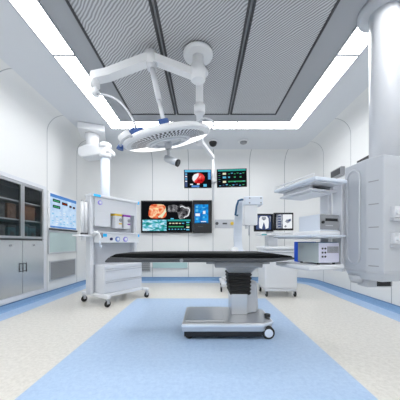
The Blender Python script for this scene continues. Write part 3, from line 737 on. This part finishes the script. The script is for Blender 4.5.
b = MB(); b.cyl(at(235, 247, 3.85), at(235, 262, 3.85), .05, .07, bev=.015); b.bb((.44, 3.78, .38), (.68, 4.02, .54), .03); b.build('x_ray_tube', M['white'], ca)
b = MB(); b.bb((.46, 4.38, .16), (.78, 4.46, .62), .02).bb((.46, 4.62, .16), (.80, 4.90, .70), .03); b.build('carriage', M['white'], ca)
b = MB(); b.bb((.30, 4.02, .085), (.38, 4.75, .14), .015).bb((.80, 4.45, .085), (.87, 4.85, .14), .015).bb((.34, 4.55, .09), (.84, 4.70, .17), .015); b.build('base', M['white'], ca)
def castor_w(parent, x, y, r=.04):
    b = MB(); b.cyl((x, y, 1.7*r), (x, y, 2*r+.02), .012).bb((x-.02, y-.018, r), (x-.014, y+.018, 2*r+.008)).bb((x+.014, y-.018, r), (x+.02, y+.018, 2*r+.008)).bb((x-.02, y-.018, 2*r), (x+.02, y+.018, 2*r+.01))
    c = b.build('castor', M['lgrey'], parent)
    b = MB(); b.cyl((x-.013, y, r), (x+.013, y, r), r, bev=.005); b.build('wheel', M['rubber'], c)
for x, y in ((.295, 4.04), (.335, 4.72), (.835, 4.48), (.835, 4.80)): castor_w(ca, x, y, .042)

# ------------------------------------------------------------------ monitor workstation trolley
ws = thing('workstation_trolley', 'white wheeled workstation trolley under the twin x-ray monitors', 'trolley', (1.16, 3.88, 0))
b = MB(); b.bb((.93, 3.66, .12), (1.44, 4.10, .73), .025); b.build('cabinet', M['white'], ws)
b = MB(); b.bb((.90, 3.62, .73), (1.40, 4.12, .775), .012); b.build('top', M['white'], ws)
b = MB(); b.bb((.95, 3.65, .085), (1.42, 4.09, .125), .01); b.build('base', M['offw'], ws)
b = MB(); b.bb((1.02, 3.80, .77), (1.18, 4.0, .945), .012); b.build('column', M['offw'], ws)
b = MB(); b.bb((.86, 3.66, .945), (1.40, 4.0, .975), .01); tr = b.build('tray', M['white'], ws)
b = MB(); b.bb((.885, 3.652, .948), (.965, 3.662, .972)); b.build('label_plate', M['teal_label'], tr)
b = MB(); b.bb((.98, 3.655, .672), (1.39, 3.668, .69)); b.build('drawer_seam', M['lgrey'], ws)
b = MB(); b.bb((1.04, 3.93, .975), (1.16, 3.99, 1.09), .01).bb((.90, 3.948, 1.08), (1.40, 3.978, 1.16), .006); b.build('monitor_stand', M['offw'], ws)
for x, y in ((.97, 3.69), (1.41, 3.69), (.96, 4.06), (1.41, 4.06)): castor_w(ws, x, y, .042)
b = MB(); b.bb((1.05, 3.66, .976), (1.36, 3.79, .992), .005)
kb = b.build('keyboard', M['white'], None, (1.2, 3.72, .976)); tag(kb, 'flat white keyboard in front of the right x-ray monitor', 'keyboard')

b = MB()
for r in range(4):
    for k in range(12): b.bb((1.06+k*.024-1.2, 3.675+r*.027-3.72, .016), (1.06+k*.024+.019-1.2, 3.675+r*.027+.021-3.72, .02))
b.build('keys', M['offw'], kb)
w, h = .318, .29
t, s, yy = monitor('monitor', 'x-ray monitor showing white bones, left of the pair on the trolley', 'monitor', (.974, 3.90, 1.018), math.radians(4), w, h, 'twin x-ray monitors on the trolley', bez=.02)
b = MB(); rect(b, w, h, yy, .09, .11, .88, .90, 0)
def px(pts, mi, lay=2): b.poly([(-w/2+u*w, yy-.0006*lay, v*h) for u, v in pts], mi)
px([(.34, .86), (.66, .86), (.74, .74), (.76, .5), (.74, .2), (.60, .14), (.54, .40), (.50, .52), (.46, .40), (.40, .14), (.26, .2), (.24, .5), (.26, .74)], 1)
px([(.12, .85), (.20, .85), (.18, .55), (.14, .5)], 2, 3); px([(.80, .85), (.87, .85), (.85, .5), (.81, .55)], 2, 3)
px([(.40, .82), (.60, .82), (.62, .70), (.50, .62), (.38, .70)], 2, 3)
b.build('x_ray_picture', [M['s_navy'], M['s_white'], M['s_grey']], s)
t, s, yy = monitor('monitor', 'x-ray monitor with a split grey and white scan, right of the pair on the trolley', 'monitor', (1.299, 3.90, 1.035), math.radians(-3), w, h, 'twin x-ray monitors on the trolley', bez=.02)
b = MB(); rect(b, w, h, yy, .12, .11, .93, .90, 1); rect(b, w, h, yy, .12, .11, .46, .90, 2, 2)
for k in range(5): rect(b, w, h, yy, .22, .18+k*.14, .36, .26+k*.14, 0, 3)
px([(.56, .5), (.66, .62), (.78, .58), (.80, .46), (.70, .40)], 2, 3); px([(.70, .60), (.86, .66), (.86, .52), (.78, .5)], 0, 4); px([(.52, .2), (.60, .3), (.66, .22), (.6, .16)], 2, 3)
b.build('scan_picture', [M['s_navy'], M['s_white'], M['s_grey']], s)

# ------------------------------------------------------------------ right ceiling supply column
sp = thing('supply_column', 'big grey-white ceiling supply column with equipment shelves at the right', 'supply column', (1.47, 1.98, .4))
OUT = [(1.229, 2.075), (1.261, 1.853), (1.324, 1.750), (1.62, 1.83), (1.69, 1.93), (1.655, 2.15), (1.58, 2.25), (1.30, 2.17)]
b = MB(); b.prism(OUT, .612, 1.484, 0, .008); body = b.build('body', M['colgrey'], sp)
def inset(poly, k):
    n = len(poly); cx = sum(p[0] for p in poly)/n; cy = sum(p[1] for p in poly)/n
    return [(cx+(p[0]-cx)*k, cy+(p[1]-cy)*k) for p in poly]
b = MB(); b.prism(inset(OUT, .99), .60, .613); b.build('bottom_seam', M['lgrey'], sp)
b = MB(); b.prism(inset(OUT, .86), .535, .602, 0, .012, scale_top=1.16); b.build('bottom_cover', M['colgrey'], sp)
b = MB(); b.cyl((1.495, 1.97, 1.48), (1.495, 1.97, H-.06), .108, seg=48); b.build('ceiling_tube', M['offw'], sp)
b = MB(); b.cyl((1.495, 1.97, H-.06), (1.495, 1.97, H), .19, bev=.012, seg=48); b.build('ceiling_flange', M['colgrey'], sp)
# capsule panel on the left facet
pa, pb = Vector((*OUT[0], 0)), Vector((*OUT[1], 0)); fd = (pb-pa).normalized(); fn = Vector((fd.y, -fd.x, 0)); fn = fn if fn.x < 0 else -fn
def stad(c, hw, z0, z1, nrm, off, n=10):
    pts = []
    for k in range(n+1):
        a = PI*k/n; pts.append(c+fd*hw*math.cos(a)+Vector((0, 0, z1-hw+hw*math.sin(a)))+nrm*off)
    for k in range(n+1):
        a = PI+PI*k/n; pts.append(c+fd*hw*math.cos(a)+Vector((0, 0, z0+hw+hw*math.sin(a)))+nrm*off)
    return pts
cm = pa+fd*.10
b = MB(); b.tube(stad(cm, .065, .66, 1.43, fn, .006), .009, 0, 10, closed=True); b.build('capsule_rim', M['colgrey'], body)
b = MB(); b.poly(stad(cm, .058, .667, 1.423, fn, .004)); b.build('capsule_panel', M['colgrey'], body)
# joints on the chamfer and the top seam
b = MB(); qa, qb = Vector((*OUT[1], 0)), Vector((*OUT[2], 0)); qd = (qb-qa); qn = Vector((qd.y, -qd.x, 0)).normalized(); qn = qn if qn.y < 0 else -qn
for z in (1.30, 1.125, .95, .785, .655):
    b.strap([qa+qd*.15+Vector((0, 0, z)), qa+qd*.72+Vector((0, 0, z))], qn, .004, .008)
b.build('panel_joints', M['grey'], body)
ra, rb = Vector((*OUT[2], 0)), Vector((*OUT[3], 0)); rd = (rb-ra); rn = Vector((rd.y, -rd.x, 0)).normalized(); rn = rn if rn.y < 0 else -rn
b = MB(); b.strap([ra+rd*.06+Vector((0, 0, 1.395)), ra+rd*.95+Vector((0, 0, 1.395))], rn, .003, .006); b.build('front_joint', M['lgrey'], body)
rz = math.atan2(rd.y, rd.x)
for z in (1.06, .865):
    for u in (.30, .55, .80):
        p = ra+rd*u+Vector((0, 0, z))
        b = MB(); b.box(p+rn*.012, (.055, .035, .085), .006, 0, rot=Matrix.Rotation(rz, 4, 'Z')).cyl(p+rn*.02, p+rn*.045, .022, mi=0, bev=.003)
        b.build('gas_outlet', M['lgrey'] if u > 2 else M['offw'], sp)
b = MB()
for z in (1.005, .81): b.strap([ra+rd*.18+Vector((0, 0, z))+rn*.012, ra+rd*.95+Vector((0, 0, z))+rn*.012], rn, .03, .02)
b.build('equipment_rail', M['lgrey'], sp)
b = MB(); b.bb((1.30, 1.90, .475), (1.50, 2.02, .545), .006, 0).bb((1.50, 1.905, .485), (1.505, 2.01, .535), 0, 1).cyl((1.29, 2.0, .50), (1.29, 2.0, .56), .05, .07, mi=0)
b.bb((1.38, 1.897, .485), (1.49, 1.901, .535), 0, 1); b.build('cable_box', [M['lgrey'], M['black']], sp)
# shelves (rotated with the column)
SR = Matrix.Rotation(math.radians(19), 4, 'Z'); SO = Vector((.863, 1.85, 0))
def S_(x, y, z): return SO+SR @ Vector((x, y, 0))+Vector((0, 0, z))
def sbox(b, lo, hi, bev=0., mi=0):
    lo, hi = Vector(lo), Vector(hi); c = (lo+hi)/2
    return b.box(S_(c.x, c.y, c.z), hi-lo, bev, mi, rot=SR)
def shelf(z, x0=0., x1=.39, y0=0., y1=.52, th=.028, m=M['bluewhite'], rail=True, under=True):
    b = MB(); sbox(b, (x0, y0, z), (x1, y1, z+th), .008)
    sbox(b, (x0+.03, y0+.03, z-.010), (x1-.03, y1-.03, z+.002), .004, 1)
    o = b.build('shelf', [m, M['offw']], sp)
    if rail:
        b = MB()
        for x in (x0+.012, x1-.012):
            b.cyl(S_(x, y0+.02, z+th+.022), S_(x, y1-.02, z+th+.022), .008)
            for y in (y0+.03, y1-.03): b.cyl(S_(x, y, z+th-.002), S_(x, y, z+th+.022), .006)
        b.build('side_rail', M['white'], o)
    return o
shelf(1.325, 0, .34, 0, .53)
shelf(1.262, .04, .32, .08, .50, .018, M['offw'], False)
b = MB(); sbox(b, (.06, .12, 1.28), (.09, .46, 1.325)); sbox(b, (.28, .12, 1.28), (.31, .46, 1.325)); b.build('drawer_runners', M['lgrey'], sp)
shelf(.880, -.0, .365, .03, .54, .018, rail=False)
shelf(.612, .0, .375, .06, .50, .034, M['white'], False)
b = MB(); sbox(b, (.39, .10, .58), (.43, .20, 1.36), .006); sbox(b, (.385, .24, .58), (.43, .34, 1.36), .006); b.build('shelf_bracket', M['offw'], sp)
# device on the middle shelf
dv = thing('recorder_unit', 'pale recorder unit with a dark slotted front panel on the middle column shelf', 'medical device', S_(.2, .3, .898))
b = MB(); sbox(b, (.155, .11, .925), (.365, .36, 1.075), .006); b.build('case', M['bluewhite'], dv)
b = MB(); sbox(b, (.13, .09, .8985), (.368, .40, .935), .012); b.build('base_tray', M['white'], dv)
b = MB(); sbox(b, (.158, .102, .945), (.362, .112, 1.072), .002); fp = b.build('front_panel', M['grey'], dv)
b = MB(); sbox(b, (.21, .098, 1.018), (.34, .103, 1.04)); b.build('disc_slot', M['black'], fp)
b = MB(); c = S_(.178, .102, 1.005); b.cyl(c, c+SR @ Vector((0, -.012, 0)), .012); b.build('button', M['black'], fp)
b = MB(); sbox(b, (.21, .0995, .975), (.29, .103, .983)); b.build('label_strip', M['lgrey'], fp)
# device on the lower shelf
dv = thing('generator_unit', 'grey equipment case with bright blue end bezel on the lowest column shelf', 'medical device', S_(.2, .25, .646))
b = MB(); sbox(b, (.145, .112, .66), (.365, .37, .832), .004); b.build('case', M['greenbody'], dv)
b = MB(); sbox(b, (.147, .104, .662), (.363, .114, .830), .002); fp = b.build('rear_panel', M['lav'], dv)
b = MB(); sbox(b, (.135, .36, .652), (.372, .405, .842), .008); b.build('bezel', M['devblue'], dv)
b = MB(); sbox(b, (.147, .116, .826), (.363, .365, .838), .003); b.build('lid', M['deepblue'], dv)
b = MB()
for r in range(3):
    for k in range(2):
        c = S_(.178+k*.03, .104, .715+r*.034); b.cyl(c, c+SR @ Vector((0, -.006, 0)), .008)
b.build('ports', M['dgrey'], fp)
b = MB()
for k in range(9): sbox(b, (.232+k*.014, .100, .745), (.240+k*.014, .105, .80))
b.build('vent_slots', M['grey'], fp)
for x in (.17, .34):
    for y in (.14, .34):
        b = MB(); b.cyl(S_(x, y, .646), S_(x, y, .662), .012); b.build('foot', M['rubber'], dv)

# ------------------------------------------------------------------ camera, world, view
cam = bpy.data.cameras.new('camera'); co = bpy.data.objects.new('camera', cam); COL.objects.link(co)
cam.sensor_width = 36; cam.lens = F/400*36; cam.shift_x = -.01; cam.shift_y = .1075; cam.clip_start = .02
co.location = (0, 0, CAMZ); co.rotation_euler = (PI/2, 0, 0)
SC.camera = co
w = bpy.data.worlds.new('world'); SC.world = w; w.use_nodes = True
w.node_tree.nodes['Background'].inputs[0].default_value = (.9, .95, 1, 1); w.node_tree.nodes['Background'].inputs[1].default_value = .5
for e in WORLD: del e['_w']
SC.view_settings.view_transform = 'Standard'; SC.view_settings.look = 'None'
SC.view_settings.exposure = 0.; SC.view_settings.gamma = 1.; SC.view_settings.use_curve_mapping = False
SC.cycles.max_bounces = 10; SC.cycles.diffuse_bounces = 6; SC.cycles.use_denoising = True
SC.cycles.sample_clamp_indirect = 6
